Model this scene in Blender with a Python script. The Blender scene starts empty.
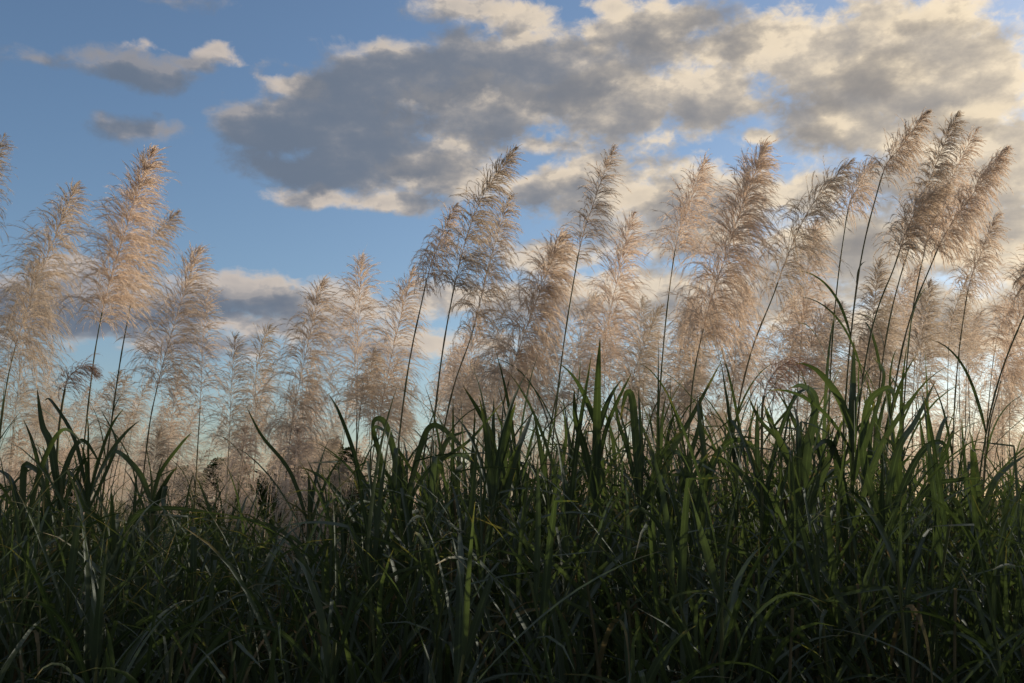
import bpy, math, random
import numpy as np

random.seed(11)
rng = np.random.default_rng(11)
SC = bpy.context.scene
COL = SC.collection

# ------------------------------------------------------------------ camera
CAM = np.array([0.0, 0.0, 1.6]); PITCH = math.radians(9.0); FPX = 995.6
cam_d = bpy.data.cameras.new('camera'); cam = bpy.data.objects.new('camera', cam_d); COL.objects.link(cam)
cam.location = CAM; cam.rotation_euler = (math.radians(90) + PITCH, 0, 0)
cam_d.lens = 35; cam_d.sensor_width = 36; cam_d.clip_end = 6000; cam_d.clip_start = 0.05
SC.camera = cam
FW = np.array([0, math.cos(PITCH), math.sin(PITCH)]); UP = np.array([0, -math.sin(PITCH), math.cos(PITCH)])

def direction(px, py):
    d = FW + np.array([1.0, 0, 0]) * (px - 512) / FPX + UP * (341.5 - py) / FPX
    return d / np.linalg.norm(d)

def at(px, py, Y):
    d = direction(px, py)
    return CAM + d * (Y / d[1])

def azel(px, py):
    d = direction(px, py)
    return math.degrees(math.atan2(d[0], d[1])), math.degrees(math.asin(d[2]))

# ------------------------------------------------------------------ sun and sky
SUN_AZ, SUN_EL = 56.0, 17.0
sd = np.array([math.sin(math.radians(SUN_AZ)) * math.cos(math.radians(SUN_EL)),
               math.cos(math.radians(SUN_AZ)) * math.cos(math.radians(SUN_EL)), math.sin(math.radians(SUN_EL))])
sun_d = bpy.data.lights.new('sun', 'SUN'); sun_d.energy = 4.9; sun_d.angle = math.radians(0.6); sun_d.color = (1.0, 0.83, 0.60)
sun = bpy.data.objects.new('sun', sun_d); COL.objects.link(sun)
from mathutils import Vector
sun.rotation_euler = Vector(sd).to_track_quat('Z', 'Y').to_euler()

def build_world():
    w = bpy.data.worlds.new('World'); SC.world = w; w.use_nodes = True
    nt = w.node_tree; N = nt.nodes; L = nt.links; N.clear()
    out = N.new('ShaderNodeOutputWorld'); bg = N.new('ShaderNodeBackground'); bg.inputs[1].default_value = 0.118
    L.new(bg.outputs[0], out.inputs[0])
    sky = N.new('ShaderNodeTexSky'); sky.sky_type = 'NISHITA'; sky.sun_disc = False
    sky.sun_elevation = math.radians(SUN_EL); sky.sun_rotation = math.radians(SUN_AZ)
    sky.air_density = 1.0; sky.dust_density = 1.1; sky.ozone_density = 2.8; sky.altitude = 50

    # ---- cloud density as a node group of (azimuth, elevation) in degrees
    g = None
    def deck(MASSES, seedv, amp, fine, bias):
     g = bpy.data.node_groups.new('cloud_density', 'ShaderNodeTree')
     g.interface.new_socket('P', in_out='INPUT', socket_type='NodeSocketVector')
     g.interface.new_socket('D', in_out='OUTPUT', socket_type='NodeSocketFloat')
     GN, GL = g.nodes, g.links
     gi = GN.new('NodeGroupInput'); go = GN.new('NodeGroupOutput')
     def noise(src, scale, detail, rough, dist=0.0, off=(0, 0, 0), sc=(1, 1, 1)):
         m = GN.new('ShaderNodeMapping'); m.inputs['Location'].default_value = off; m.inputs['Scale'].default_value = sc
         GL.new(src, m.inputs[0])
         n = GN.new('ShaderNodeTexNoise'); n.inputs['Scale'].default_value = scale; n.inputs['Detail'].default_value = detail
         n.inputs['Roughness'].default_value = rough; n.inputs['Distortion'].default_value = dist
         GL.new(m.outputs[0], n.inputs['Vector']); return n
     def vm(op, a, b=None):
         n = GN.new('ShaderNodeVectorMath'); n.operation = op
         for i, x in enumerate((a, b)):
             if x is None: continue
             if isinstance(x, (tuple, list)): n.inputs[i].default_value = x
             else: GL.new(x, n.inputs[i])
         return n
     def mt(op, *a):
         n = GN.new('ShaderNodeMath'); n.operation = op
         for i, x in enumerate(a):
             if isinstance(x, (int, float)): n.inputs[i].default_value = x
             else: GL.new(x, n.inputs[i])
         return n.outputs[0]
     P = gi.outputs[0]
     n1 = noise(P, 0.22, 2, 0.5, off=(3 + seedv, 1, 5), sc=(1, 1.5, 1))
     wv = vm('MULTIPLY', vm('SUBTRACT', n1.outputs['Color'], (0.5, 0.5, 0.5)).outputs[0], (3.2, 2.0, 0.0)).outputs[0]
     Q = vm('ADD', P, wv).outputs[0]
     cur = None
     for (px, py, rx, ry, wt) in MASSES:
         a, e = azel(px, py); k = 0.0555
         s = vm('SUBTRACT', Q, (a, e, 0)).outputs[0]
         m = vm('MULTIPLY', s, (1 / (rx * k), 1 / (ry * k), 0)).outputs[0]
         ln = vm('LENGTH', m).outputs['Value']
         v = mt('MULTIPLY_ADD', ln, -wt, wt)
         cur = v if cur is None else mt('SMOOTH_MAX', cur, v, 0.25)
     cur = mt('MAXIMUM', cur, -0.9)
     # clouds of the part of the sky outside the view: a broad broken field
     nb = noise(P, 0.06, 4, 0.55, off=(40 + seedv, 9, 2), sc=(1, 2.2, 1))
     sx = GN.new('ShaderNodeSeparateXYZ'); GL.new(P, sx.inputs[0])
     away = mt('ABSOLUTE', sx.outputs[0])
     aw = GN.new('ShaderNodeMapRange'); GL.new(away, aw.inputs[0]); aw.inputs[1].default_value = 27; aw.inputs[2].default_value = 36
     up = GN.new('ShaderNodeMapRange'); GL.new(sx.outputs[1], up.inputs[0]); up.inputs[1].default_value = 29; up.inputs[2].default_value = 36
     blend = mt('MAXIMUM', aw.outputs[0], up.outputs[0])
     fieldv = mt('MULTIPLY_ADD', nb.outputs['Fac'], 6.0, -2.9 + bias)
     mx = GN.new('ShaderNodeMix'); mx.data_type = 'FLOAT'
     GL.new(blend, mx.inputs[0]); GL.new(cur, mx.inputs[2]); GL.new(fieldv, mx.inputs[3])
     nz = noise(P, 0.34, 9, 0.56, 0.3, off=(7 + seedv, 3, 1), sc=(1, 1.5, 1))
     nn = mt('MULTIPLY_ADD', nz.outputs['Fac'], amp, -amp * .47)
     n3 = noise(P, 1.15, 6, 0.6, 0.5, off=(1, 8, 4), sc=(1, 1.4, 1))
     nn = mt('ADD', nn, mt('MULTIPLY_ADD', n3.outputs['Fac'], fine, -fine * .5))
     GL.new(mt('ADD', mx.outputs[0], nn), go.inputs[0])

     return g
    G_lit = deck(CLOUDS_LIT, 0, 2.6, 1.2, 0.0); G_dark = deck(CLOUDS, 13, 2.3, 0.8, -0.3)

    def W(op, *a):
        n = N.new('ShaderNodeMath'); n.operation = op
        for i, x in enumerate(a):
            if isinstance(x, (int, float)): n.inputs[i].default_value = x
            else: L.new(x, n.inputs[i])
        return n.outputs[0]
    def mapr(x, a, b, c=0.0, d=1.0, smooth=True):
        n = N.new('ShaderNodeMapRange'); n.interpolation_type = 'SMOOTHSTEP' if smooth else 'LINEAR'
        L.new(x, n.inputs[0])
        for i, v in zip((1, 2, 3, 4), (a, b, c, d)): n.inputs[i].default_value = v
        return n.outputs[0]
    def mix(f, a, b):
        n = N.new('ShaderNodeMix'); n.data_type = 'RGBA'
        if isinstance(f, (int, float)): n.inputs[0].default_value = f
        else: L.new(f, n.inputs[0])
        for i, x in ((6, a), (7, b)):
            if isinstance(x, (tuple, list)): n.inputs[i].default_value = (*x, 1)
            else: L.new(x, n.inputs[i])
        return n.outputs[2]
    tc = N.new('ShaderNodeTexCoord')
    nrm = N.new('ShaderNodeVectorMath'); nrm.operation = 'NORMALIZE'; L.new(tc.outputs['Generated'], nrm.inputs[0])
    sp = N.new('ShaderNodeSeparateXYZ'); L.new(nrm.outputs[0], sp.inputs[0])
    az = W('MULTIPLY', W('ARCTAN2', sp.outputs[0], sp.outputs[1]), 57.29578)
    el = W('MULTIPLY', W('ARCSINE', sp.outputs[2]), 57.29578)
    cb = N.new('ShaderNodeCombineXYZ'); L.new(az, cb.inputs[0]); L.new(el, cb.inputs[1])
    dt = N.new('ShaderNodeVectorMath'); dt.operation = 'DOT_PRODUCT'; L.new(nrm.outputs[0], dt.inputs[0]); dt.inputs[1].default_value = sd
    near = mapr(dt.outputs['Value'], 0.30, 1.0, 0.0, 1.0, False)
    pn = N.new('ShaderNodeTexNoise'); pn.inputs['Scale'].default_value = 0.2; pn.inputs['Detail'].default_value = 5; pn.inputs['Roughness'].default_value = 0.55
    pm = N.new('ShaderNodeMapping'); pm.inputs['Location'].default_value = (21.3, 4.7, 0); pm.inputs['Scale'].default_value = (1, 1.8, 1)
    L.new(cb.outputs[0], pm.inputs[0]); L.new(pm.outputs[0], pn.inputs['Vector'])
    patch = W('MULTIPLY_ADD', pn.outputs['Fac'], -8.0, 4.0)     # thinner and thicker parts of the cloud decks
    litcol = mix(near, CLOUD['lit_far'], CLOUD['lit_near'])
    shcol = mix(W('POWER', near, 2.0), CLOUD['sh_far'], CLOUD['sh_near'])
    def deck_over(base, g, a0, a1, thick, k0, k1, opac, dim):
        def dens(off):
            v = N.new('ShaderNodeVectorMath'); v.operation = 'ADD'; L.new(cb.outputs[0], v.inputs[0]); v.inputs[1].default_value = off
            gn = N.new('ShaderNodeGroup'); gn.node_tree = g; L.new(v.outputs[0], gn.inputs[0]); return gn.outputs[0]
        d0 = dens((0, 0, 0)); d1 = dens((0.75, 1.0, 0))
        alpha = W('MULTIPLY', W('MULTIPLY', mapr(d0, a0, a1), mapr(el, -1.0, 2.0)), opac)
        path = W('ADD', W('MULTIPLY', W('MAXIMUM', d0, 0.0), 0.35), W('MULTIPLY', W('MAXIMUM', W('ADD', W('ADD', d1, thick), patch), 0.0), 1.4))
        lit = W('EXPONENT', W('MULTIPLY', path, W('MULTIPLY_ADD', near, k1, -k0)))
        if dim: lit = W('MULTIPLY', lit, mapr(near, 0.0, 0.35, 0.42, 1.0))
        return mix(alpha, base, mix(lit, shcol, litcol))
    s1 = deck_over(sky.outputs[0], G_lit, -0.12, 0.75, 0.10, 1.0, 0.55, 0.95, False)
    s2 = deck_over(s1, G_dark, -0.15, 0.80, 0.60, 1.45, 0.75, 0.92, True)
    # unseen dark sky added behind and above the camera to dim the grass
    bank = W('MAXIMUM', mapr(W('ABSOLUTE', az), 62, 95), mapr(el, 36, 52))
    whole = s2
    L.new(mix(W('MULTIPLY', bank, 0.93), whole, CLOUD['dim_back']), bg.inputs[0])
    w.cycles.sampling_method = 'MANUAL'; w.cycles.sample_map_resolution = 512

# light of the clouds and of the added dark sky, in the sky texture's own units
CLOUD = dict(lit_far=(5.0, 4.3, 3.8), lit_near=(8.8, 7.3, 5.1), sh_far=(1.10, 1.38, 1.85), sh_near=(2.7, 2.35, 2.0), dim_back=(1.75, 1.92, 2.1))
# (x, y, rx, ry, weight) of the cloud masses as seen from the field path
CLOUDS = [
 (250,125,50,30,1.5),(300,125,80,38,1.7),(345,98,90,36,1.8),(420,78,110,40,1.9),(505,64,110,38,1.8),(590,60,90,34,1.5),(660,50,80,24,1.2),
 (330,165,100,34,1.7),(430,160,80,34,1.5),(480,6,75,16,1.1),(560,98,80,24,1.3),(690,18,90,20,1.2),(760,42,60,22,1.1),(545,147,36,9,.8),(560,178,40,14,.9),
 (136,68,60,18,1.3),(195,62,36,8,.9),(140,128,44,15,1.1),(34,55,20,6,.4),(350,128,125,58,1.7),(180,2,50,8,.6),
 (870,72,66,26,1.3),(815,112,55,32,1.4),(930,22,60,14,.9),(965,120,50,18,.9),(240,306,115,18,1.3),(60,312,130,22,1.4),(150,314,100,18,1.4),(640,205,66,22,1.1),
 (700,246,66,18,1.0),(850,235,90,24,1.2),(590,230,60,16,.9),(960,255,70,18,1.0)]
CLOUDS_LIT = [
 (296,84,34,13,1.2),(152,44,14,6,.8),(208,54,28,7,.9),(480,112,100,38,1.6),(620,112,95,46,1.8),(700,104,66,36,1.6),(310,196,50,15,1.2),(405,203,62,18,1.3),
 (450,178,70,26,1.4),(545,188,55,24,1.4),(605,190,90,42,1.7),(742,113,38,15,1.2),(762,138,19,9,1.2),(610,3,30,8,.9),(530,20,60,20,1.0),(640,30,90,28,1.3),(770,45,90,36,1.5),
 (880,55,115,60,2.0),(960,82,95,66,2.0),(1010,160,70,60,1.6),(925,180,90,44,1.5),(850,130,66,44,1.6),(990,240,100,50,1.6),(800,195,60,26,1.3),(690,210,110,50,1.5),(860,250,120,50,1.5),
 (235,288,110,18,1.2),(40,290,90,16,1.1),(130,300,90,16,1.1),(320,300,80,20,1.0),(250,325,140,14,.9),(120,332,120,14,.9),(72,270,34,14,1.1),(60,300,120,32,1.2),(160,340,150,16,.9),(470,300,110,24,1.1),(560,250,90,20,1.0),
 (620,300,120,30,1.2),(760,300,160,40,1.3),(930,320,140,44,1.4),(400,345,150,14,.8)]
build_world()

SC.view_settings.view_transform = 'Standard'; SC.view_settings.look = 'None'
SC.view_settings.exposure = 0.12; SC.view_settings.gamma = 1.0; SC.view_settings.use_curve_mapping = False
SC.render.engine = 'CYCLES'
cy = SC.cycles
cy.use_denoising = True; cy.max_bounces = 8; cy.diffuse_bounces = 3; cy.glossy_bounces = 2; cy.transmission_bounces = 4
cy.transparent_max_bounces = 4; cy.sample_clamp_indirect = 4

# ------------------------------------------------------------------ materials
def mat(name):
    m = bpy.data.materials.new(name); m.use_nodes = True; m.node_tree.nodes.clear(); return m, m.node_tree.nodes, m.node_tree.links

def vary(N, L, c1, c2, scale, detail=3, coords='Object', seed=0.0):
    tc = N.new('ShaderNodeTexCoord'); n = N.new('ShaderNodeTexNoise'); n.inputs['Scale'].default_value = scale; n.inputs['Detail'].default_value = detail
    L.new(tc.outputs[coords], n.inputs['Vector'])
    r = N.new('ShaderNodeMapRange'); L.new(n.outputs['Fac'], r.inputs[0]); r.inputs[1].default_value = 0.35; r.inputs[2].default_value = 0.65
    mx = N.new('ShaderNodeMix'); mx.data_type = 'RGBA'; L.new(r.outputs[0], mx.inputs[0])
    mx.inputs[6].default_value = (*c1, 1); mx.inputs[7].default_value = (*c2, 1)
    return mx.outputs[2]

def random_shift(N, L, col, hue=0.02, val=0.25):
    oi = N.new('ShaderNodeObjectInfo'); h = N.new('ShaderNodeHueSaturation')
    a = N.new('ShaderNodeMapRange'); L.new(oi.outputs['Random'], a.inputs[0]); a.inputs[3].default_value = 1 - val; a.inputs[4].default_value = 1 + val
    b = N.new('ShaderNodeMapRange'); L.new(oi.outputs['Random'], b.inputs[0]); b.inputs[3].default_value = 0.5 + hue; b.inputs[4].default_value = 0.5 - hue
    L.new(a.outputs[0], h.inputs['Value']); L.new(b.outputs[0], h.inputs['Hue']); L.new(col, h.inputs['Color']); return h.outputs[0]

def thin(name, c1, c2, trans, tcol, scale, gloss=0.0, rough=0.5, midrib=None, hue=0.02, val=0.2, tip=None):
    m, N, L = mat(name)
    col = random_shift(N, L, vary(N, L, c1, c2, scale), hue, val)
    if midrib:
        at_ = N.new('ShaderNodeAttribute'); at_.attribute_name = 'across'
        r = N.new('ShaderNodeMapRange'); L.new(at_.outputs['Fac'], r.inputs[0]); r.inputs[1].default_value = 0.80; r.inputs[2].default_value = 0.92
        mx = N.new('ShaderNodeMix'); mx.data_type = 'RGBA'; L.new(r.outputs[0], mx.inputs[0]); L.new(col, mx.inputs[6]); mx.inputs[7].default_value = (*midrib, 1)
        col = mx.outputs[2]
    if tip:
        a2 = N.new('ShaderNodeAttribute'); a2.attribute_name = 'along'
        nz = N.new('ShaderNodeTexNoise'); nz.inputs['Scale'].default_value = 9
        s = N.new('ShaderNodeMath'); s.operation = 'ADD'; L.new(a2.outputs['Fac'], s.inputs[0])
        s2 = N.new('ShaderNodeMath'); s2.operation = 'MULTIPLY'; L.new(nz.outputs['Fac'], s2.inputs[0]); s2.inputs[1].default_value = 0.5; L.new(s2.outputs[0], s.inputs[1])
        r = N.new('ShaderNodeMapRange'); L.new(s.outputs[0], r.inputs[0]); r.inputs[1].default_value = 1.12; r.inputs[2].default_value = 1.28
        mx = N.new('ShaderNodeMix'); mx.data_type = 'RGBA'; L.new(r.outputs[0], mx.inputs[0]); L.new(col, mx.inputs[6]); mx.inputs[7].default_value = (*tip, 1)
        col = mx.outputs[2]
    d = N.new('ShaderNodeBsdfDiffuse'); L.new(col, d.inputs[0])
    t = N.new('ShaderNodeBsdfTranslucent')
    tm = N.new('ShaderNodeMix'); tm.data_type = 'RGBA'; tm.blend_type = 'MULTIPLY'; tm.inputs[0].default_value = 1; L.new(col, tm.inputs[6]); tm.inputs[7].default_value = (*tcol, 1)
    L.new(tm.outputs[2], t.inputs[0])
    ms = N.new('ShaderNodeMixShader'); ms.inputs[0].default_value = trans; L.new(d.outputs[0], ms.inputs[1]); L.new(t.outputs[0], ms.inputs[2])
    o = N.new('ShaderNodeOutputMaterial')
    if gloss:
        gl = N.new('ShaderNodeBsdfGlossy'); gl.inputs['Roughness'].default_value = rough; gl.inputs[0].default_value = (0.8, 0.9, 1, 1)
        fr = N.new('ShaderNodeFresnel'); fr.inputs[0].default_value = 1.4
        sc = N.new('ShaderNodeMath'); sc.operation = 'MULTIPLY'; L.new(fr.outputs[0], sc.inputs[0]); sc.inputs[1].default_value = gloss
        m2 = N.new('ShaderNodeMixShader'); L.new(sc.outputs[0], m2.inputs[0]); L.new(ms.outputs[0], m2.inputs[1]); L.new(gl.outputs[0], m2.inputs[2])
        L.new(m2.outputs[0], o.inputs[0])
    else: L.new(ms.outputs[0], o.inputs[0])
    return m

M_PLUME = thin('silky_plume', (0.58, 0.52, 0.482), (0.74, 0.68, 0.635), 0.50, (1.0, 0.91, 0.79), 12, hue=0.014, val=0.20)
M_PLUME_Y = thin('young_plume', (0.33, 0.28, 0.25), (0.45, 0.38, 0.34), 0.45, (1.0, 0.8, 0.7), 12)
M_STEM = thin('reed_culm', (0.10, 0.115, 0.05), (0.16, 0.13, 0.07), 0.0, (1, 1, 1), 5, gloss=0.5, rough=0.4)
M_DRY = thin('dry_leaf', (0.20, 0.165, 0.11), (0.10, 0.11, 0.06), 0.35, (1, .9, .7), 8)
M_LEAF = thin('cane_leaf', (0.048, 0.064, 0.046), (0.068, 0.088, 0.058), 0.32, (1.35, 1.6, 0.6), 3, gloss=0.05, rough=0.62, midrib=(0.075, 0.10, 0.065), tip=(0.22, 0.17, 0.08), hue=0.02, val=0.25)
M_CANE = thin('cane_stalk', (0.06, 0.09, 0.035), (0.11, 0.11, 0.05), 0.0, (1, 1, 1), 6, gloss=0.4, rough=0.45)
M_BARK = thin('bark', (0.06, 0.05, 0.04), (0.10, 0.08, 0.06), 0.0, (1, 1, 1), 3)
M_CROWN = thin('tree_leaves', (0.025, 0.045, 0.018), (0.05, 0.075, 0.025), 0.25, (1.2, 1.3, 0.5), 1.2)
def ground_mat():
    m, N, L = mat('field_soil')
    a = vary(N, L, (0.10, 0.085, 0.05), (0.055, 0.075, 0.03), 0.6, 8)
    b = N.new('ShaderNodeBsdfDiffuse'); L.new(a, b.inputs[0]); o = N.new('ShaderNodeOutputMaterial'); L.new(b.outputs[0], o.inputs[0]); return m
M_GROUND = ground_mat()

# ------------------------------------------------------------------ mesh helpers
class Geo:
    """verts and quads gathered from arrays"""
    def __init__(self): self.v = []; self.f = []; self.n = 0; self.a = []; self.b = []
    def add(self, v, f, across=None, along=None):
        self.v.append(v); self.f.append(f + self.n); self.n += len(v)
        self.a.append(np.zeros(len(v)) if across is None else across); self.b.append(np.zeros(len(v)) if along is None else along)
    def merged(self):
        return np.concatenate(self.v), np.concatenate(self.f), np.concatenate(self.a), np.concatenate(self.b)
    def mesh(self, name, material, smooth=False):
        v, f, a, b = self.merged(); me = bpy.data.meshes.new(name)
        me.vertices.add(len(v)); me.vertices.foreach_set('co', v.astype(np.float32).ravel())
        me.loops.add(len(f) * 4); me.loops.foreach_set('vertex_index', f.astype(np.int32).ravel())
        me.polygons.add(len(f)); me.polygons.foreach_set('loop_start', np.arange(0, len(f) * 4, 4, dtype=np.int32))
        me.polygons.foreach_set('loop_total', np.full(len(f), 4, dtype=np.int32))
        me.update(calc_edges=True)
        if a.any():
            x = me.attributes.new('across', 'FLOAT', 'POINT'); x.data.foreach_set('value', a.astype(np.float32))
            x = me.attributes.new('along', 'FLOAT', 'POINT'); x.data.foreach_set('value', b.astype(np.float32))
        if smooth: me.polygons.foreach_set('use_smooth', np.ones(len(f), dtype=bool))
        me.materials.append(material); return me

def unit(v): return v / np.maximum(np.linalg.norm(v, axis=-1, keepdims=True), 1e-9)

def ribbons(g, P, W, side):
    """P (N,S,3) centre lines, W (N,S) half widths, side (N,S,3) or (N,3)"""
    n, s, _ = P.shape
    if side.ndim == 2: side = side[:, None, :]
    a = P - side * W[..., None]; b = P + side * W[..., None]
    v = np.stack([a, b], 2).reshape(-1, 3)
    i = (np.arange(n)[:, None] * s + np.arange(s - 1)[None, :]).ravel() * 2
    g.add(v, np.stack([i, i + 1, i + 3, i + 2], 1))

def straps(g, P, W, side, fold=0.35):
    """grass blades: three columns with the midrib sunk"""
    n, s, _ = P.shape
    T = unit(np.gradient(P, axis=1)); nm = unit(np.cross(T, side)); 
    a = P - side * W[..., None] + nm * (W * fold)[..., None]; b = P; c = P + side * W[..., None] + nm * (W * fold)[..., None]
    v = np.stack([a, b, c], 2).reshape(-1, 3)
    i = (np.arange(n)[:, None] * s + np.arange(s - 1)[None, :]).ravel() * 3
    f = np.concatenate([np.stack([i, i + 1, i + 4, i + 3], 1), np.stack([i + 1, i + 2, i + 5, i + 4], 1)])
    ac = np.tile([0.0, 1.0, 0.0], n * s) + 1e-4; al = np.repeat(np.tile(np.linspace(0, 1, s), n), 3)
    g.add(v, f, ac, al)

def tube(g, P, R, sides=6):
    P = np.asarray(P, float); s = len(P); R = np.broadcast_to(R, (s,))
    T = unit(np.gradient(P, axis=0)); ref = np.array([0.0, 1.0, 0.0]); A = unit(np.cross(T, ref)); B = np.cross(T, A)
    t = np.linspace(0, 2 * math.pi, sides, endpoint=False)
    v = P[:, None] + R[:, None, None] * (np.cos(t)[None, :, None] * A[:, None] + np.sin(t)[None, :, None] * B[:, None])
    v = v.reshape(-1, 3); f = []
    for i in range(s - 1):
        for k in range(sides):
            f.append([i * sides + k, i * sides + (k + 1) % sides, (i + 1) * sides + (k + 1) % sides, (i + 1) * sides + k])
    g.add(v, np.array(f))

def catmull(K, n):
    K = [np.asarray(k, float) for k in K]; K = [2 * K[0] - K[1]] + K + [2 * K[-1] - K[-2]]
    K = np.array(K); m = len(K) - 3; u = np.linspace(0, m, n); i = np.minimum(u.astype(int), m - 1); t = (u - i)[:, None]
    p0, p1, p2, p3 = K[i], K[i + 1], K[i + 2], K[i + 3]
    return 0.5 * ((2 * p1) + (-p0 + p2) * t + (2 * p0 - 5 * p1 + 4 * p2 - p3) * t ** 2 + (-p0 + 3 * p1 - 3 * p2 + p3) * t ** 3)

def empty(name, loc, label, cat, group=None):
    o = bpy.data.objects.new(name, None); COL.objects.link(o); o.location = loc; o.empty_display_size = 0.1
    o['label'] = label; o['category'] = cat
    if group: o['group'] = group
    return o
def part(name, me, parent):
    o = bpy.data.objects.new(name, me); COL.objects.link(o); o.parent = parent; return o

# ------------------------------------------------------------------ plume
def plume_geo(g, rachis, r, nb=110, spread=0.27, droop=1.0, wind=0.35, sub=12, hair=1.0, width=0.00128, oneside=0.0, lod=0):
    """rachis (K,3): axis from the lowest branch to the tip; long silky branches arch out of it and hang"""
    K = len(rachis); Lr = np.linalg.norm(np.diff(rachis, axis=0), axis=1).sum()
    t = np.sort(((np.arange(nb) + r.uniform(0, 1, nb)) / nb) ** 1.02)
    kk_ = r.uniform(7, 15); t = np.clip(t + 0.45 / (2 * math.pi * kk_) * np.sin(2 * math.pi * kk_ * t + r.uniform(0, 6)) * 1.6, 0, 1)
    x = t * (K - 1); i = np.minimum(x.astype(int), K - 2); fr = (x - i)[:, None]
    P0 = rachis[i] * (1 - fr) + rachis[i + 1] * fr; T = unit(rachis[i + 1] - rachis[i])
    ref = unit(np.cross(T, np.array([0.2, 1.0, 0.1]))); bi = np.cross(T, ref)
    ph = r.uniform(0, 2 * math.pi, nb)
    rad = ref * np.cos(ph)[:, None] + bi * np.sin(ph)[:, None]
    prof = np.interp(t, [0, .06, .18, .45, .75, .92, 1], [0.72, .95, 1.0, .82, .56, .34, .12])
    ln = Lr * spread * 1.12 * prof * r.uniform(0.60, 1.18, nb) * np.where(r.random(nb) < .05, 1.45, 1.0)
    th = np.radians(np.interp(t, [0, .5, .9, 1], [56, 52, 40, 10]) + r.normal(0, 10, nb))
    S = 9 if lod == 0 else (6 if lod == 1 else 4)
    D = unit(T * np.cos(th)[:, None] + rad * np.sin(th)[:, None])
    D0 = D.copy()
    pts = [P0]; dirs = [D]
    dr = (droop * r.uniform(0.6, 1.35, nb) * np.interp(t, [0, .6, 1], [2.5, 1.7, 0.7]))[:, None]
    wj = r.normal(0, 0.22, (nb, 3)); 
    W = np.array([wind, wind * 0.25, 0.0])
    for k in range(S - 1):
        st = ln / (S - 1)
        u = (k + 0.5) / (S - 1)
        D = unit(D + (np.array([0, 0, -1.0]) * dr + W * 1.5 + wj * 0.6) * (0.35 + u) / (S - 1))
        pts.append(pts[-1] + D * st[:, None]); dirs.append(D)
    P = np.stack(pts, 1); Dm = np.stack(dirs, 1)
    u = np.linspace(0, 1, S)[None, :]
    wmul = 1.0 if lod == 0 else (1.7 if lod == 1 else 3.2)
    side = unit(np.cross(Dm.mean(1), r.normal(0, 1, (nb, 3))))
    ribbons(g, P, width * wmul * (1.05 - 0.75 * u) * np.ones((nb, 1)), side)
    # branchlets feathering each branch
    if sub:
        ns = sub
        uu = np.sort(r.uniform(0.12, 0.97, (nb, ns)), axis=1); xs = uu * (S - 1); ii = np.minimum(xs.astype(int), S - 2); ff = (xs - ii)[..., None]
        bidx = np.arange(nb)[:, None]
        Q0 = P[bidx, ii] * (1 - ff) + P[bidx, ii + 1] * ff; QD = Dm[bidx, ii + 1]
        out = unit(QD + r.normal(0, 0.15, (nb, ns, 3)))
        sl = (ln[:, None] * 0.27 * (1.15 - 0.65 * uu) * r.uniform(0.6, 1.3, (nb, ns)) * hair)
        q0 = Q0.reshape(-1, 3); o = out.reshape(-1, 3); s_ = sl.reshape(-1)[:, None]
        q1 = q0 + o * s_ * 0.5; q2 = q1 + unit(o + np.array([wind * 0.15, 0, -0.22])) * s_ * 0.5
        PP = np.stack([q0, q1, q2], 1)
        sd2 = unit(np.cross(o, r.normal(0, 1, o.shape)))
        ribbons(g, PP, np.array([[1.0, 0.8, 0.25]]) * width * 0.72 * wmul * np.ones((len(q0), 1)), sd2)
    # the axis itself
    tube(g, rachis, np.linspace(0.0026, 0.0010, K), 4)

def reed_mesh_parts(K, r, nb, spread, droop, wind, sub, stem_r=0.0065, young=False, lod=0, width=0.00128, leaves=None):
    """K: ground, mid stem, plume base, plume tip (+ optional beyond) relative to the foot -> meshes"""
    full = catmull(K, 40)
    d = np.linalg.norm(full - K[2], axis=1); ib = int(np.argmin(d))
    stem = full[:ib + 2]; rach = full[ib:]
    gs = Geo(); rr = np.linspace(stem_r, stem_r * 0.52, len(stem))
    rr = rr * (1 + 0.28 * (np.arange(len(stem)) % 4 == 0))
    tube(gs, stem, rr, 6)
    gp = Geo(); plume_geo(gp, rach, r, nb, spread, droop, wind, sub, lod=lod, width=width)
    ms = gs.mesh('stem', M_STEM, True); mp = gp.mesh('plume', M_PLUME_Y if young else M_PLUME)
    gl = None
    if leaves is not None:
        for (frac, az, l, wd) in leaves:
            p = full[int(frac * ib)]
            g2 = Geo(); blades(g2, p[None], np.array([az]), np.array([12.0]), np.array([l]), np.array([wd]), np.array([1.3]), r)
            leaves_m = g2.mesh('leaf', M_LEAF, True); gl = (gl or []) + [leaves_m]
    return ms, mp, gl

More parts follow.
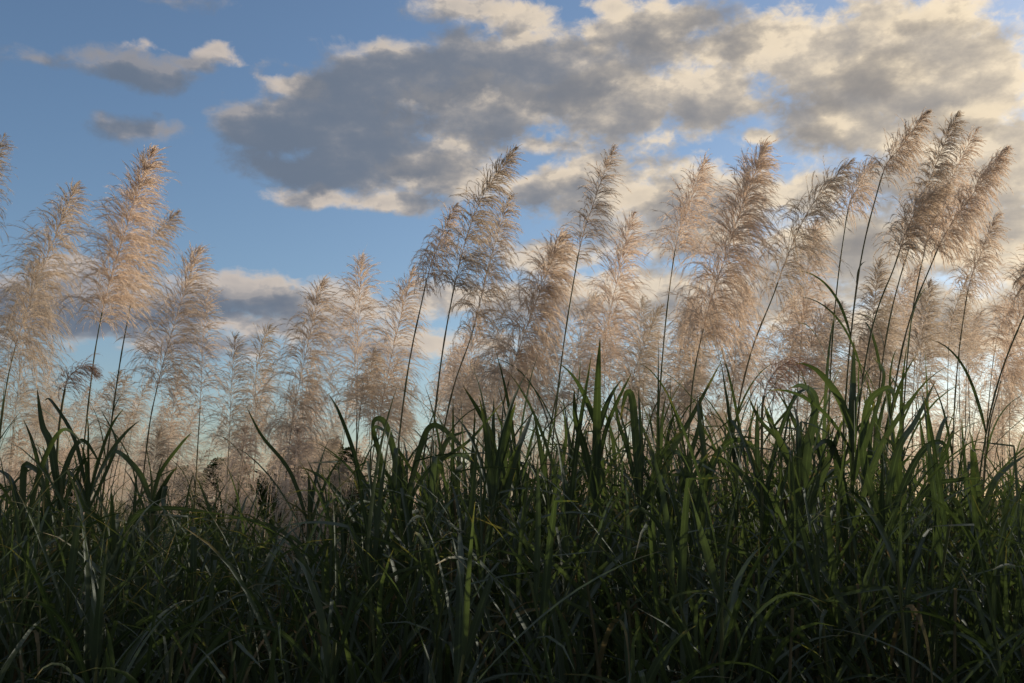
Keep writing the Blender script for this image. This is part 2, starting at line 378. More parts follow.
def blades(g, base, az, tilt, length, width, curl, r, kink=None, S=13):
    """arching strap leaves: az rad, tilt deg off vertical, curl rad over the length"""
    n = len(base); th = np.radians(tilt).astype(float); h = np.stack([np.cos(az), np.sin(az), 0 * az], 1)
    pts = [base]; P = base
    for k in range(S - 1):
        u = (k + .5) / (S - 1)
        d = np.sin(th)[:, None] * h + np.cos(th)[:, None] * np.array([0, 0, 1.0])
        P = P + d * (length / (S - 1))[:, None]; pts.append(P)
        th = th + curl / (S - 1) * (0.25 + 1.9 * u ** 1.3)
        if kink is not None: th = th + np.where(np.abs(u - kink[:, 0]) < 0.5 / (S - 1), kink[:, 1], 0)
        th = np.minimum(th, math.radians(172))
        h = unit(h + np.stack([-h[:, 1], h[:, 0], 0 * az], 1) * r.normal(0, 0.05, (n, 1)))
    P = np.stack(pts, 1); u = np.linspace(0, 1, S)[None, :]
    W = width[:, None] * np.minimum(1, 0.45 + 3.2 * u) * np.clip(1 - u ** 2.2, 0.02, 1) ** 0.8
    T = unit(np.gradient(P, axis=1))
    perp = np.stack([-np.sin(az), np.cos(az), 0 * az], 1)[:, None, :] * np.ones((1, S, 1))
    tw = (r.normal(0, 0.35, (n, 1)) + r.normal(0, 0.9, (n, 1)) * u)[..., None]
    nm = unit(np.cross(T, perp)); side = unit(perp * np.cos(tw) + nm * np.sin(tw))
    straps(g, P, W, side)

# ------------------------------------------------------------------ ground
gg = Geo(); S_ = 1500.0; n_ = 60
xs = np.sign(np.linspace(-1, 1, n_)) * np.abs(np.linspace(-1, 1, n_)) ** 3 * S_
X, Yg = np.meshgrid(xs, xs); Zg = 0.03 * np.sin(X * 0.9) * np.cos(Yg * 0.7)
v = np.stack([X, Yg, Zg], -1).reshape(-1, 3); i = (np.arange(n_ - 1)[:, None] * n_ + np.arange(n_ - 1)).ravel()
gg.add(v, np.stack([i, i + 1, i + n_ + 1, i + n_], 1))
go_ = bpy.data.objects.new('ground', gg.mesh('ground', M_GROUND, True)); COL.objects.link(go_); go_['kind'] = 'structure'

# ------------------------------------------------------------------ tall reeds, one by one
# tip x,y | plume base x,y | point on the stem x,y | distance | branches | spread | droop | label
REEDS = [
 (4,136,-36,262,-48,420, 6.2,130,.22,1.0,'reed at the far left edge of the photo with only its plume tip in view'),
 (76,186, 14,352,-2,450, 6.4,300,.30,1.1,'broad full plumed reed leaning in from the left edge, above the grey cloud bank'),
 (153,150,101,318,84,445, 6.0,330,.27,1.1,'tallest and fullest pale plume on the left, against open blue sky'),
 (172,206,128,318,108,450, 6.3,170,.24,1.1,'shorter plume whose tip pokes out to the right of the tall left plume'),
 (199,250,157,388,144,470, 6.6,200,.29,1.1,'slender plumed reed just right of the tallest left pair, on paired dark stems'),
 (208,290,200,410,196,480, 8.0,130,.26,.9,'pale upright plume half hidden behind the slender left reed'),
 (36,262,14,425,6,500, 7.8,230,.30,1.1,'pale pinkish plume low behind the broad reed at the left edge'),
 (236,336,229,446,226,500, 8.2,150,.30,1.0,'short greyish plume left of a golden stemmed one, low on the horizon'),
 (266,322,256,440,252,500, 8.2,150,.30,1.0,'short plume with a golden sunlit axis beside a greyish one'),
 (323,282,291,432,283,520, 7.0,230,.28,1.1,'bushy plume leaning right with a golden axis, left of the spruce shaped plume'),
 (362,258,357,400,356,480, 7.2,200,.27,.9,'upright narrow plume shaped like a small spruce tree'),
 (413,270,378,425,368,500, 6.8,240,.28,1.1,'dense plume leaning right just beside the spruce shaped one'),
 (456,205,424,292,400,430, 6.0,130,.27,1.2,'plume on a bare dark leaning stem left of the tall central pair'),
 (512,141,452,298,432,445, 5.8,260,.24,1.1,'tallest plume of the central clump, with a thin pointed tip'),
 (510,197,473,330,442,440, 6.2,190,.27,1.1,'airy plume right beside and lower than the tallest central one'),
 (563,236,508,385,500,455, 6.0,380,.30,1.3,'thick heavy brownish plume hanging over its stem in the centre'),
 (614,147,576,268,552,450, 5.8,130,.25,1.0,'thin spare plume on a long bare stem, right of the heavy brownish one'),
 (633,215,600,372,592,460, 6.6,230,.27,1.1,'soft greyish plume rising above the darkest upright cane stalk'),
 (594,290,576,408,572,490, 8.6,150,.28,1.0,'small golden plume low behind the thin spare reed'),
 (642,300,640,420,640,490, 8.4,180,.28,1.0,'small golden plume low to the right of the soft greyish one'),
 (706,160,673,264,658,430, 6.0,150,.32,1.2,'loose plume with long trailing lower strands, left of the big central right plume'),
 (765,146,702,335,688,445, 5.8,380,.26,1.2,'biggest and fullest dark tipped plume right of the centre'),
 (746,286,733,382,728,470, 7.6,170,.30,1.0,'short plume below the biggest dark tipped plume'),
 (850,154,776,288,736,420, 5.8,150,.26,1.1,'spare plume leaning far right on a thin slanting stem'),
 (817,220,801,345,796,450, 7.4,220,.26,1.0,'golden upright plume behind the slanting spare reed'),
 (872,163,846,222,830,385, 6.2,110,.34,1.3,'small blond plume glowing in the sun, left of the tall right clump'),
 (928,112,879,186,850,345, 5.8,170,.33,1.2,'dark headed plume at the left top of the tall right clump'),
 (958,113,917,222,880,380, 6.4,190,.26,1.1,'golden plume at the very top of the tall right clump'),
 (948,178,896,262,862,385, 5.6,200,.32,1.2,'dark plume in the heart of the tall right clump'),
 (976,130,926,245,905,390, 6.4,170,.25,1.1,'golden narrow plume between the dark one and the rightmost tall one'),
 (1007,148,934,258,893,400, 5.6,250,.27,1.2,'long plume leaning furthest right at the end of the tall clump'),
 (998,214,966,302,953,440, 6.6,150,.30,1.1,'pale loose plume below the furthest leaning one'),
 (1046,240,1000,385,985,470, 6.0,260,.28,1.2,'greyish plume cut by the right edge of the photo'),
 (1062,250,1030,300,985,440, 5.6,120,.28,1.2,'reed at the right edge showing its bare slanting stem, plume out of the photo'),
 (480,312,462,424,458,490, 8.2,170,.28,1.0,'pale low plume behind the bare stems of the central clump'),
 (690,300,684,410,682,470, 8.4,170,.28,1.0,'golden low plume left of the stem of the biggest plume'),
 (880,262,868,385,862,460, 7.6,230,.28,1.0,'golden plume behind the stems of the tall right clump'),
 (930,282,917,400,912,470, 7.8,230,.28,1.0,'sandy plume low below the tall right clump'),
 (840,300,828,410,824,480, 8.4,200,.28,1.0,'amber plume low between the slanting reed and the tall clump'),
 (548,330,536,430,532,490, 8.6,160,.28,1.0,'faint pinkish plume low beneath the heavy brownish one'),
 (120,372,104,452,100,500, 8.8,150,.30,1.0,'low pinkish plume behind the stems of the tallest left plume'),
 (246,428,240,525,238,560, 6.0,150,.34,1.5,'wispy faded plume hanging low among the blades left of the long thin blade'),
 (298,430,303,540,303,580, 5.8,190,.34,1.5,'wispy pale plume drooping low over the dark grass in the left centre gap'),
 (338,462,330,560,330,600, 6.2,150,.36,1.6,'faded low plume sunk deepest into the grass left of centre'),
 (20,430,16,500,14,540, 6.6,140,.34,1.3,'low pinkish plume down in the blades at the far left edge'),
 (160,430,150,520,148,560, 7.0,150,.34,1.4,'low faded plume between the tall left clump and the dark tree'),
 (180,372,168,452,165,510, 9.0,150,.30,1.0,'low pinkish plume right of the stems of the slender left reed'),
]
for k, (tx, ty, bx, by, sx, sy, Y, nb, spr, drp, lab) in enumerate(REEDS):
    r = np.random.default_rng(100 + k)
    dy = r.uniform(-0.25, 0.25)
    tip = at(tx, ty, Y + dy); pb = at(bx, by, Y); sp = at(sx, sy, Y)
    sl = (pb - sp); k0 = sl[0] / max(sl[2], .2)
    foot = np.array([sp[0] - 0.45 * k0 * sp[2], Y + r.uniform(-.05, .05), 0.0])
    K = [np.zeros(3), sp - foot, pb - foot, (pb * .45 + tip * .55) - foot + np.array([-0.012, 0, 0.012]), tip - foot]
    lv = [(r.uniform(.35, .62), r.uniform(0, 6.28), r.uniform(.22, .42), r.uniform(.003, .006))] if r.random() < .75 else []
    lv.append((r.uniform(.38, .55), r.uniform(0, 6.28), r.uniform(.5, .8), r.uniform(.006, .010)))
    if r.random() < .5: lv.append((r.uniform(.3, .5), r.uniform(0, 6.28), r.uniform(.3, .5), r.uniform(.004, .007)))
    if k % 5 == 3: K[3] = K[3] + np.array([-.03, 0, .02]); K[4] = K[4] + np.array([.02, .05, -.03])
    ms, mp, ml = reed_mesh_parts(K, r, int(nb * 2.5 * r.uniform(.72, 1.12)), spr * r.uniform(.84, 1.06), drp * r.uniform(.75, 1.35), 0.30, 22, lod=0 if Y < 7.3 else 0, leaves=lv or None)
    e = empty('plumed_reed', foot, lab, 'reed', 'tall plumed reeds in front')
    part('stem', ms, e); part('plume', mp, e)
    for m_ in (ml or []): part('leaf', m_, e)

# two young nodding plumes, their heads bent over
for (K2, Y, lab) in (([(54, 520), (58, 440), (64, 394), (70, 376), (86, 366), (98, 376)], 5.4, 'young dark plume nodding over on its stem at the lower left'),
                     ([(762, 520), (762, 450), (763, 402), (772, 376), (790, 362), (812, 368)], 4.9, 'young purplish plume bent over to the right above the green leaves')):
    r = np.random.default_rng(int(Y * 10)); pts = [at(a, b, Y) for a, b in K2]
    foot = np.array([pts[0][0], Y, 0.0]); pts = [p - foot for p in pts]
    full = catmull([np.zeros(3)] + pts, 48); ib = int(np.argmin(np.linalg.norm(full - pts[2], axis=1)))
    e = empty('plumed_reed', foot, lab, 'reed', 'tall plumed reeds in front')
    g1 = Geo(); tube(g1, full[:ib + 2], np.linspace(.009, .006, ib + 2), 6); part('stem', g1.mesh('stem', M_STEM, True), e)
    g1 = Geo(); plume_geo(g1, full[ib:], r, 190, .42, 1.2, .75, 14, hair=.9, width=.0011); part('plume', g1.mesh('plume', M_PLUME_Y), e)

# ------------------------------------------------------------------ reeds of the rear thicket: ten kinds, copied
protos = []
for k in range(14):
    r = np.random.default_rng(500 + k)
    H = 3.75; pl = r.uniform(.68, 1.05); lean = r.uniform(.16, .5)
    K = [np.zeros(3), np.array([lean * .12, 0, (H - pl) * .5]), np.array([lean * .45, 0, H - pl]),
         np.array([lean * .80, r.normal(0, .03), H - pl * .42]), np.array([lean * 1.25, r.normal(0, .05), H])]
    ms, mp, _ = reed_mesh_parts(K, r, int(r.uniform(220, 310)), r.uniform(.27, .33), 1.1, .3, 9, lod=1, width=.0012)
    protos.append((ms, mp))
rearlab = ('pale peach plumed reed standing in the sunlit thicket behind the tall front reeds', 'reed')
placed = []
r = np.random.default_rng(77)
def rear_top(px):      # the pixel height the rear thicket reaches
    return np.interp(px, [-40, 60, 160, 300, 430, 560, 700, 820, 960, 1060], [366, 388, 392, 380, 358, 335, 300, 272, 262, 270])
tries = 0
while len(placed) < 244 and tries < 9000:
    tries += 1
    px = -45 + 1115 * r.random() ** .82; Y = 8.6 + (15.5 if px < 480 else 10.5) * r.random() ** 1.15
    if len(placed) < 18: px = r.uniform(330, 1050); Y = r.uniform(7.0, 8.4)
    p = at(px, 499, Y)
    if any((p[0] - q[0]) ** 2 + (Y - q[1]) ** 2 < 0.22 ** 2 for q in placed): continue
    capz = at(px, rear_top(px) + r.normal(0, 14), Y)[2]
    hh = min(r.uniform(2.9, 4.0), capz) if Y < 13 else r.uniform(2.5, 3.95)
    hh = min(hh, capz + 0.25)
    if r.random() < .28: hh = r.uniform(2.0, 2.7)
    if hh < 1.95: continue
    placed.append((p[0], Y, hh))
for j, (x, Y, hh) in enumerate(placed):
    ms, mp = protos[j % 14]
    e = empty('plumed_reed', (x - .3, Y, 0), rearlab[0], rearlab[1], 'reeds of the rear thicket')
    s = hh / 3.75; e.scale = (max(s, .9), max(s, .9), s); e.rotation_euler = (r.normal(0, .03), r.normal(0, .03), r.normal(0, .45))
    part('stem', ms, e); part('plume', mp, e)

# the far reed bed beyond them reads as one mass
far = Geo()
fp = []
for k in range(6):
    rr_ = np.random.default_rng(900 + k); g1 = Geo(); H = 3.6; lean = rr_.uniform(.2, .5)
    K = [np.zeros(3), np.array([lean * .2, 0, 1.4]), np.array([lean * .5, 0, 2.7]), np.array([lean * .8, 0, 3.2]), np.array([lean * 1.2, 0, 3.65])]
    full = catmull(K, 16); ib = 9
    tube(g1, full[:ib + 2], np.linspace(.007, .005, ib + 2), 3)
    plume_geo(g1, full[ib - 3:], rr_, 150, .32, 1.1, .3, 4, lod=2, width=.0013)
    fp.append(g1.merged())
r = np.random.default_rng(31)
def put(v, f, x, y, rz, s, sz):
    c, sn = math.cos(rz), math.sin(rz); R = np.array([[c, -sn, 0], [sn, c, 0], [0, 0, 1]])
    return (v * np.array([s, s, sz])) @ R.T + np.array([x, y, 0])
for j in range(950):
    Y = 24.3 + 30 * r.random() ** 1.2; x = r.uniform(-.58, .62) * Y
    q_ = 512 + x / Y * FPX
    if 170 < q_ < 390 and Y < 42 and r.random() < .65: continue
    v, f, a, b = fp[j % 6]; s = r.uniform(.5, 1.02) if q_ < 560 else r.uniform(.7, 1.2)
    far.add(put(v, f, x, Y, r.normal(0, .6), 1.0, s * .98), f)
# and to the right, out of the photograph, the same reeds stand between the sun and the grass
for j in range(210):
    Y = r.uniform(4.2, 22); x = Y * .56 + 0.6 + r.uniform(0, 9)
    v, f, a, b = fp[j % 6]; s = r.uniform(.8, 1.0)
    far.add(put(v, f, x, Y, r.normal(0, .6), 1.0, s), f)
fo = bpy.data.objects.new('reed_bed', far.mesh('reed_bed', M_PLUME)); COL.objects.link(fo)
fo['kind'] = 'stuff'; fo['label'] = 'far bed of pale reeds merging into one peach coloured mass'; fo['category'] = 'reeds'

# ------------------------------------------------------------------ leafy cane shoots
def shoot_leaves(r, H, n):
    """base points and curve values for the leaves of one shoot of height H"""
    z = np.sort(r.uniform(.22, .80, n)) * H; z[-3:] = H * r.uniform(.72, .82, 3)
    az = np.arange(n) * 2.6 + r.uniform(0, 6.28) + r.normal(0, .4, n)
    tl = r.uniform(8, 30, n); tl[-3:] = r.uniform(2, 14, 3)
    ln = r.uniform(.60, 1.05, n); ln[-3:] = r.uniform(.35, .75, 3)
    wd = r.uniform(.009, .0165, n); cu = r.uniform(.5, 2.1, n); cu[-3:] = r.uniform(.0, .9, 3)
    kk = np.zeros((n, 2)); kk[:, 0] = r.uniform(.35, .7, n); kk[:, 1] = np.where(r.random(n) < .3, r.uniform(.8, 1.9, n), 0)
    return z, az, tl, ln, wd, cu, kk

shoot_protos = []
for k in range(9):
    r = np.random.default_rng(700 + k); H = 2.0; n = 11
    lean = r.normal(0, .10, 2)
    def axis(z): return np.stack([lean[0] * (z / H) ** 2, lean[1] * (z / H) ** 2, z], -1)
    gs = Geo(); zz = np.linspace(0, H * .86, 16); tube(gs, axis(zz), np.linspace(.010, .0045, 16) * (1 + .12 * (np.arange(16) % 3 == 0)), 6)
    z, az, tl, ln, wd, cu, kk = shoot_leaves(r, H, n); B = axis(z); lm = []
    cu[:1] += 1.8; tl[:1] += 25
    for q in range(n):
        g1 = Geo(); blades(g1, B[q:q + 1], az[q:q + 1], tl[q:q + 1], ln[q:q + 1], wd[q:q + 1], cu[q:q + 1], r, kk[q:q + 1]); lm.append(g1.mesh('leaf', M_DRY if q < 1 else M_LEAF, True))
    shoot_protos.append((gs.mesh('stem', M_CANE, True), lm))

def belt_top(px):
    return np.interp(px, [-60, 0, 100, 200, 330, 400, 500, 600, 720, 800, 880, 940, 1000, 1080], [444, 456, 452, 480, 478, 412, 404, 392, 386, 372, 376, 412, 440, 444])
r = np.random.default_rng(5)
spots = []; tries = 0
while len(spots) < 128 and tries < 5000:
    tries += 1
    Y = 3.0 + 3.6 * r.random(); px = r.uniform(-60, 1085); x = at(px, 499, Y)[0]
    if any((x - q[0]) ** 2 + (Y - q[1]) ** 2 < .16 ** 2 for q in spots): continue
    top = at(px, belt_top(px) + 8 + 60 * r.random() + max(0, 4.3 - Y) * 62, Y)[2]
    spots.append((x, Y, top))
for j, (x, Y, h) in enumerate(spots):
    st, lm = shoot_protos[j % 9]; s = h / 2.0
    near = Y < 4.0
    e = empty('cane_shoot', (x, Y, 0), 'short dark leafy cane shoot low in the shaded front rows of the grass' if near else 'leafy green cane shoot standing in the middle rows of the grass belt',
              'cane grass', 'shaded front cane shoots' if near else 'middle row cane shoots')
    e.scale = (1, 1, s); e.rotation_euler = (r.normal(0, .05), r.normal(0, .05), r.uniform(0, 6.28))
    part('stem', st, e)
    for m_ in lm: part('leaf', m_, e)

# undergrowth: everything between the shoots nobody could count
ug = Geo()
def scatter_blades(n, y0, y1, xr, zlo, zhi, l0, l1, w0, w1, rs, curl=(.4, 2.3)):
    r = np.random.default_rng(rs); Y = r.uniform(y0, y1, n); x = xr(Y, r)
    px = 512 + x / Y * FPX
    top = 1.6 + (499 - (belt_top(px) + np.maximum(0, 4.3 - Y) * 62)) / FPX * Y
    z = r.uniform(zlo, zhi, n) * top; ln = r.uniform(l0, l1, n)
    kk = np.zeros((n, 2)); kk[:, 0] = r.uniform(.3, .7, n); kk[:, 1] = np.where(r.random(n) < .25, r.uniform(.7, 1.9, n), 0)
    blades(ug, np.stack([x, Y, z], 1), r.uniform(0, 6.28, n), r.uniform(3, 38, n), ln, r.uniform(w0, w1, n), r.uniform(*curl, n), r, kk, S=10)
fan = lambda Y, r: Y * r.uniform(-.60, .60, len(Y))
scatter_blades(4600, 3.3, 7.6, fan, .02, .58, .50, 1.05, .006, .015, 141)
scatter_blades(1500, 3.5, 7.4, fan, .45, .76, .40, .80, .004, .009, 42, (.1, 1.4))
scatter_blades(2600, 7.4, 13, fan, .02, .40, .5, .95, .006, .012, 43)
scatter_blades(2600, 13, 26, fan, .02, .36, .5, 1.0, .009, .016, 46)
scatter_blades(1300, 3.0, 9.0, lambda Y, r: Y * .60 + r.uniform(0, 4.0, len(Y)), .05, .6, .5, 1.0, .009, .016, 44)
r = np.random.default_rng(45)
main_ug = ug; ug = Geo()
for j in range(420):
    Y = r.uniform(3.2, 8.5); x = Y * r.uniform(-.6, .6); px = 512 + x / Y * FPX
    top = (1.6 + (499 - (belt_top(px) + max(0, 4.3 - Y) * 62)) / FPX * Y) * r.uniform(.5, .8)
    ls, lt = r.normal(0, .13, 2); zz = np.linspace(0, 1, 13)
    tube(ug, np.stack([x + ls * zz ** 2, Y + lt * zz ** 2, top * zz], 1), np.linspace(.009, .004, 13) * (1 + .35 * (np.arange(13) % 3 == 0)), 6)
scatter_blades(700, 3.3, 7.6, fan, .15, .60, .35, .8, .004, .011, 48, (1.6, 3.4))
do = bpy.data.objects.new('undergrowth', ug.mesh('undergrowth', M_DRY, True)); COL.objects.link(do)
do['kind'] = 'stuff'; do['label'] = 'dry hanging leaves and old bare stalks among the dark grass'; do['category'] = 'dry grass'
ug = main_ug
uo = bpy.data.objects.new('grass', ug.mesh('grass', M_LEAF, True)); COL.objects.link(uo)
uo['kind'] = 'stuff'; uo['label'] = 'dense tangle of dark green grass blades filling the ground between the canes'; uo['category'] = 'grass'

# canes whose leaves stand out against the plumes, leaf by leaf: (x, y) polylines
TALL = [
 (4.6, [(60,520),(57,470)], [([(58,520),(50,450),(42,425),(37,388)],13),([(60,500),(64,470),(82,440),(104,470)],10)], 'cane with one bright green blade pointing straight up near the left edge'),
 (4.4, [(22,560),(20,490)], [([(20,540),(22,470),(30,466),(42,480),(44,520)],12),([(20,520),(10,480),(-6,468)],9),([(24,540),(40,470),(62,430),(86,446)],9)], 'cane with a folded blade at the far left of the grass'),
 (4.7, [(88,560),(86,470)], [([(86,500),(74,440),(52,402),(44,400)],7),([(86,500),(100,455),(112,425),(124,408)],6),([(87,510),(110,462),(116,440),(100,408)],6)], 'thin cane with crossing narrow blades below the tallest left plume'),
 (4.5, [(150,580),(152,480)], [([(152,500),(160,472),(180,445),(192,432)],7),([(152,505),(140,474),(118,452),(108,462)],10),([(152,510),(165,485),(163,500),(166,520)],10)], 'cane with a narrow slanting blade left of the low pinkish gap'),
 (4.2, [(110,640),(112,540)], [([(108,585),(130,520),(165,508),(230,515)],11),([(112,560),(100,520),(70,505)],10)], 'cane with a long blade arching right across the lower left grass'),
 (4.9, [(308,640),(309,480)], [([(308,600),(309,540),(310,500),(308,470)],11),([(309,520),(290,470),(262,436),(246,406)],7)], 'dark upright cane with a long thin blade reaching up to the left'),
 (4.4, [(365,600),(366,500)], [([(366,520),(356,460),(340,415),(328,393)],8),([(366,540),(345,505),(335,500),(318,508)],9),([(368,520),(382,470),(374,428),(398,440)],10)], 'cane with a curved blade rising left of the hooked one'),
 (4.3, [(400,600),(402,500)], [([(402,520),(398,470),(386,424),(374,421),(372,445)],12),([(404,520),(420,450),(432,425),(452,436),(474,462)],11),([(404,515),(430,470),(470,440),(504,400)],7)], 'cane with a hooked blade bent over like a cane handle'),
 (4.6, [(430,600),(432,500)], [([(432,520),(438,470),(448,440),(470,430)],10),([(432,530),(420,480),(404,462)],10)], 'cane left of centre with short arching blades'),
 (4.4, [(500,620),(500,480)], [([(500,500),(492,440),(478,410),(463,386)],10),([(500,500),(505,450),(509,425),(516,402)],13),([(500,510),(515,455),(525,430),(534,408)],12),([(500,520),(480,470),(460,455),(440,462)],10)], 'cane with a fan of upright pointed blades left of the heavy plume stem'),
 (4.5, [(548,620),(548,490)], [([(548,510),(542,460),(538,436),(534,415)],9),([(548,520),(560,470),(566,440),(563,405)],7)], 'slim cane with two upright blades near the thin spare stem'),
 (4.3, [(597,640),(597,400)], [([(597,520),(597,430),(598,380),(600,338)],15),([(598,470),(606,430),(618,400),(632,372)],8),([(597,500),(586,450),(576,420),(574,388)],13)], 'darkest tall upright cane stalk with blades clasping it, centre right'),
 (4.4, [(640,620),(639,480)], [([(640,500),(636,440),(632,398),(626,394),(620,420)],14),([(640,500),(628,450),(618,420),(613,384)],8),([(640,510),(642,460),(640,420),(638,386)],8)], 'cane with a tall flat blade sharply folded at its top'),
 (4.5, [(668,620),(668,490)], [([(668,520),(664,480),(672,450),(690,420),(722,360)],14),([(668,520),(690,455),(700,420),(699,396)],9)], 'cane throwing one long straight blade up to the right'),
 (4.3, [(700,640),(700,480)], [([(700,510),(704,460),(700,425),(697,396)],11),([(700,510),(715,460),(735,440),(760,448)],12),([(700,520),(690,470),(676,452),(660,470)],11)], 'cane with blades spreading both ways right of the long straight blade'),
 (4.0, [(762,660),(762,470)], [([(762,530),(758,470),(757,430),(758,402)],10),([(762,520),(775,450),(797,395),(826,388)],9),([(764,520),(790,460),(760,420),(748,396)],9)], 'cane beneath the young bent plume with a blade reaching right'),
 (4.0, [(800,660),(802,480)], [([(802,520),(808,450),(816,400),(803,386),(790,388)],15),([(802,510),(790,465),(772,425),(764,404)],13),([(800,530),(824,470),(836,440),(842,420)],12)], 'cane with a broad blade curling left over the bright green leaves'),
 (4.0, [(854,680),(853,400)], [([(853,500),(852,420),(853,380),(854,338)],14),([(854,480),(864,430),(870,400),(890,388),(896,410)],13),([(853,470),(872,420),(884,375),(872,356)],8),([(853,510),(836,450),(826,440),(812,452)],13),([(853,520),(878,452),(900,415),(928,378)],11)], 'tallest dark cane on the right with blades looping over at its top'),
 (3.9, [(880,680),(884,500)], [([(884,520),(898,450),(916,420),(936,380)],12),([(884,530),(866,470),(864,430),(876,400)],14),([(884,540),(905,480),(925,447),(944,444),(950,475)],12)], 'cane with a bright translucent blade curving up below the sandy plume'),
 (4.1, [(905,680),(908,520)], [([(908,540),(900,480),(896,450),(884,436)],12),([(908,530),(930,490),(960,480),(984,478)],10)], 'cane with a long blade running level to the right above the sunlit gap'),
 (4.3, [(976,680),(976,520)], [([(976,540),(990,490),(1005,470),(1030,452)],10),([(976,550),(962,520),(955,500),(932,492)],9),([(976,560),(972,520),(973,490),(976,472)],9)], 'cane at the right with bright sunlit blades against the glowing plumes'),
 (4.4, [(1010,680),(1010,540)], [([(1010,560),(1006,520),(1004,500),(990,480)],9),([(1010,560),(1018,500),(1030,478)],9)], 'cane nearest the right edge with narrow sunlit blades'),
 (3.2, [(330,720),(335,640)], [([(335,690),(290,640),(268,628),(240,626)],9),([(278,720),(330,605),(350,601),(372,612),(402,665)],7)], 'low cane with a pale blade arching over in the dark lower grass'),
 (3.0, [(112,740),(112,680)], [([(118,720),(114,660),(110,640),(106,624)],8),([(108,720),(108,670),(106,648)],7)], 'low cane with two short pale bluish blades at the bottom left'),
 (3.0, [(634,740),(634,680)], [([(630,720),(632,660),(634,640),(640,626)],8)], 'low cane with one pale blunt blade in the bottom centre'),
 (3.2, [(700,740),(700,670)], [([(700,700),(690,640),(672,598),(735,588)],7),([(700,700),(740,650),(720,600),(690,592)],7),([(680,700),(690,620),(700,600),(724,572)],7)], 'low cane with grey blades arching in the dark right of the bottom centre'),
]
for k, (Y, stem_px, lvs, lab) in enumerate(TALL):
    r = np.random.default_rng(300 + k)
    s0 = at(*stem_px[0], Y); s1 = at(*stem_px[-1], Y); foot = np.array([s0[0], Y, 0.0])
    e = empty('cane_shoot', foot, lab, 'cane grass', 'canes whose blades stand out')
    ks = [np.zeros(3)] + ([s0 - foot] if s0[2] > .25 else []) + [s1 - foot]
    if len(ks) == 2: ks.insert(1, (ks[0] + ks[1]) / 2)
    g1 = Geo(); ax = catmull(ks, 14); tube(g1, ax, np.linspace(.011, .006, 14), 6); part('stem', g1.mesh('stem', M_CANE, True), e)
    for (pl, wpx) in lvs:
        n = len(pl); dz = r.uniform(-.30, .30)
        P = catmull([at(a, b, Y + dz * (q / (n - 1)) ** 1.5) - foot for q, (a, b) in enumerate(pl)], 22)
        root = ax[int(np.argmin(np.linalg.norm(ax - P[0], axis=1)))]
        P = P + (root - P[0]) * (np.linspace(1, 0, 22)[:, None] ** 3)
        T = unit(np.gradient(P, axis=0)); view = unit(np.array([P[0][0] + foot[0], Y, 0])[None] + r.normal(0, .35 * Y, 3)[None] * 0.4)
        side = unit(np.cross(T, view)); u = np.linspace(0, 1, 22)
        W = wpx * .57 / 2 / FPX * Y * np.minimum(1, .5 + 2.5 * u) * np.clip(1 - u ** 2.6, .02, 1) ** .8
        g1 = Geo(); straps(g1, P[None], W[None], side[None]); part('leaf', g1.mesh('leaf', M_LEAF, True), e)
    # the ordinary lower leaves of the cane
    n = 7; H = s1[2]
    z, az, tl, ln, wd, cu, kk = shoot_leaves(r, H * 1.15, n); B = np.stack([np.interp(z, ax[:, 2], ax[:, 0]), 0 * z, np.minimum(z, H * .95)], 1)
    for q in range(n):
        g1 = Geo(); blades(g1, B[q:q + 1], az[q:q + 1], tl[q:q + 1] + 12, ln[q:q + 1] * .75, wd[q:q + 1], cu[q:q + 1] + .4, r, kk[q:q + 1]); part('leaf', g1.mesh('leaf', M_LEAF, True), e)

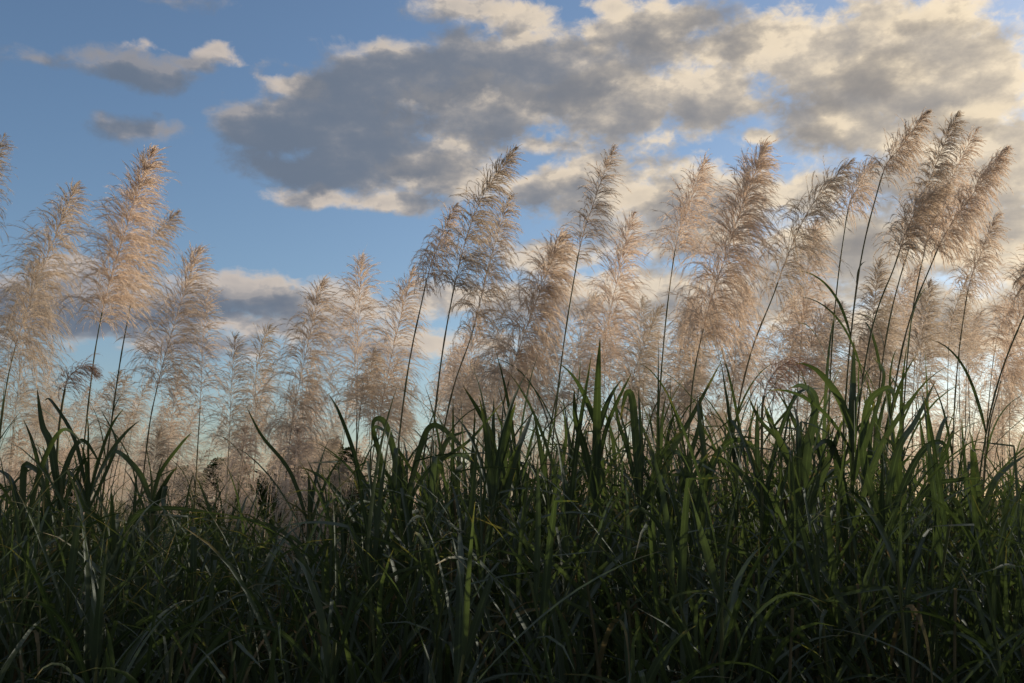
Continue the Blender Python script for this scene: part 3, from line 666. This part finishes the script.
# ------------------------------------------------------------------ trees beyond the reeds
def tree(px, toppx, Y, wpx, lab, seed):
    r = np.random.default_rng(seed); top = at(px, toppx, Y)[2]; x = at(px, 499, Y)[0]; wd = wpx / FPX * Y / 2
    e = empty('bushy_tree', (x, Y, 0), lab, 'tree', 'trees beyond the reed bed')
    g1 = Geo(); tube(g1, catmull([(0, 0, 0), (.1, 0, top * .3), (-.1, .1, top * .6), (0, 0, top * .85)], 12), np.linspace(.22, .04, 12), 8)
    for q in range(7):
        a = r.uniform(0, 6.28); z0 = top * r.uniform(.2, .6)
        tube(g1, catmull([(0, 0, z0), (math.cos(a) * wd * .4, math.sin(a) * wd * .4, z0 + top * .15), (math.cos(a) * wd * .8, math.sin(a) * wd * .8, z0 + top * .22)], 6), np.linspace(.08, .02, 6), 5)
    part('trunk', g1.mesh('trunk', M_BARK, True), e)
    nc = 34; cz = top * r.uniform(.22, .9, nc); rr = wd * np.sqrt(np.clip(1 - ((cz / top - .5) / .5) ** 2, .05, 1)) * r.uniform(.2, .9, nc); a = r.uniform(0, 6.28, nc)
    C = np.stack([rr * np.cos(a), rr * np.sin(a), cz], 1); m = 260
    off = r.normal(0, 1, (nc, m, 3)); off = unit(off) * (r.random((nc, m, 1)) ** .5) * (wd * r.uniform(.22, .4, (nc, 1, 1))) * np.array([1, 1, .75])
    Q = (C[:, None] + off).reshape(-1, 3); Q = Q[Q[:, 2] > .1]
    d = unit(r.normal(0, 1, Q.shape)); s = unit(np.cross(d, r.normal(0, 1, Q.shape))); l = .16
    PP = np.stack([Q - d * l / 2, Q, Q + d * l / 2], 1)
    g1 = Geo(); ribbons(g1, PP, np.array([[.02, .055, .01]]) * np.ones((len(Q), 1)), s); part('crown', g1.mesh('crown', M_CROWN), e)
TREES = [(60,446,36,90,'small dark tree beyond the reeds behind the bright upright blade at the left'),
 (225,456,44,60,'dark bushy tree showing through the pinkish plumes at the left'),
 (185,462,40,60,'low dark bush left of the dark tree at the left'),
 (275,452,38,70,'dark tree behind the long thin blade left of centre'),
 (318,436,33,70,'rounded dark tree on the horizon left of the spruce shaped plume'),
 (354,444,36,50,'dark tree on the horizon below the spruce shaped plume'),
 (430,452,44,80,'dim low tree behind the central stems'),
 (560,450,44,80,'dim low tree behind the heavy plume stem'),
 (715,404,50,60,'taller grey green tree in the gap beneath the biggest plume'),
 (660,440,44,80,'low tree left of the grey green tree in the gap'),
 (790,440,46,90,'low tree behind the broad curling blade')]
for k, a in enumerate(TREES): tree(*a, 60 + k)
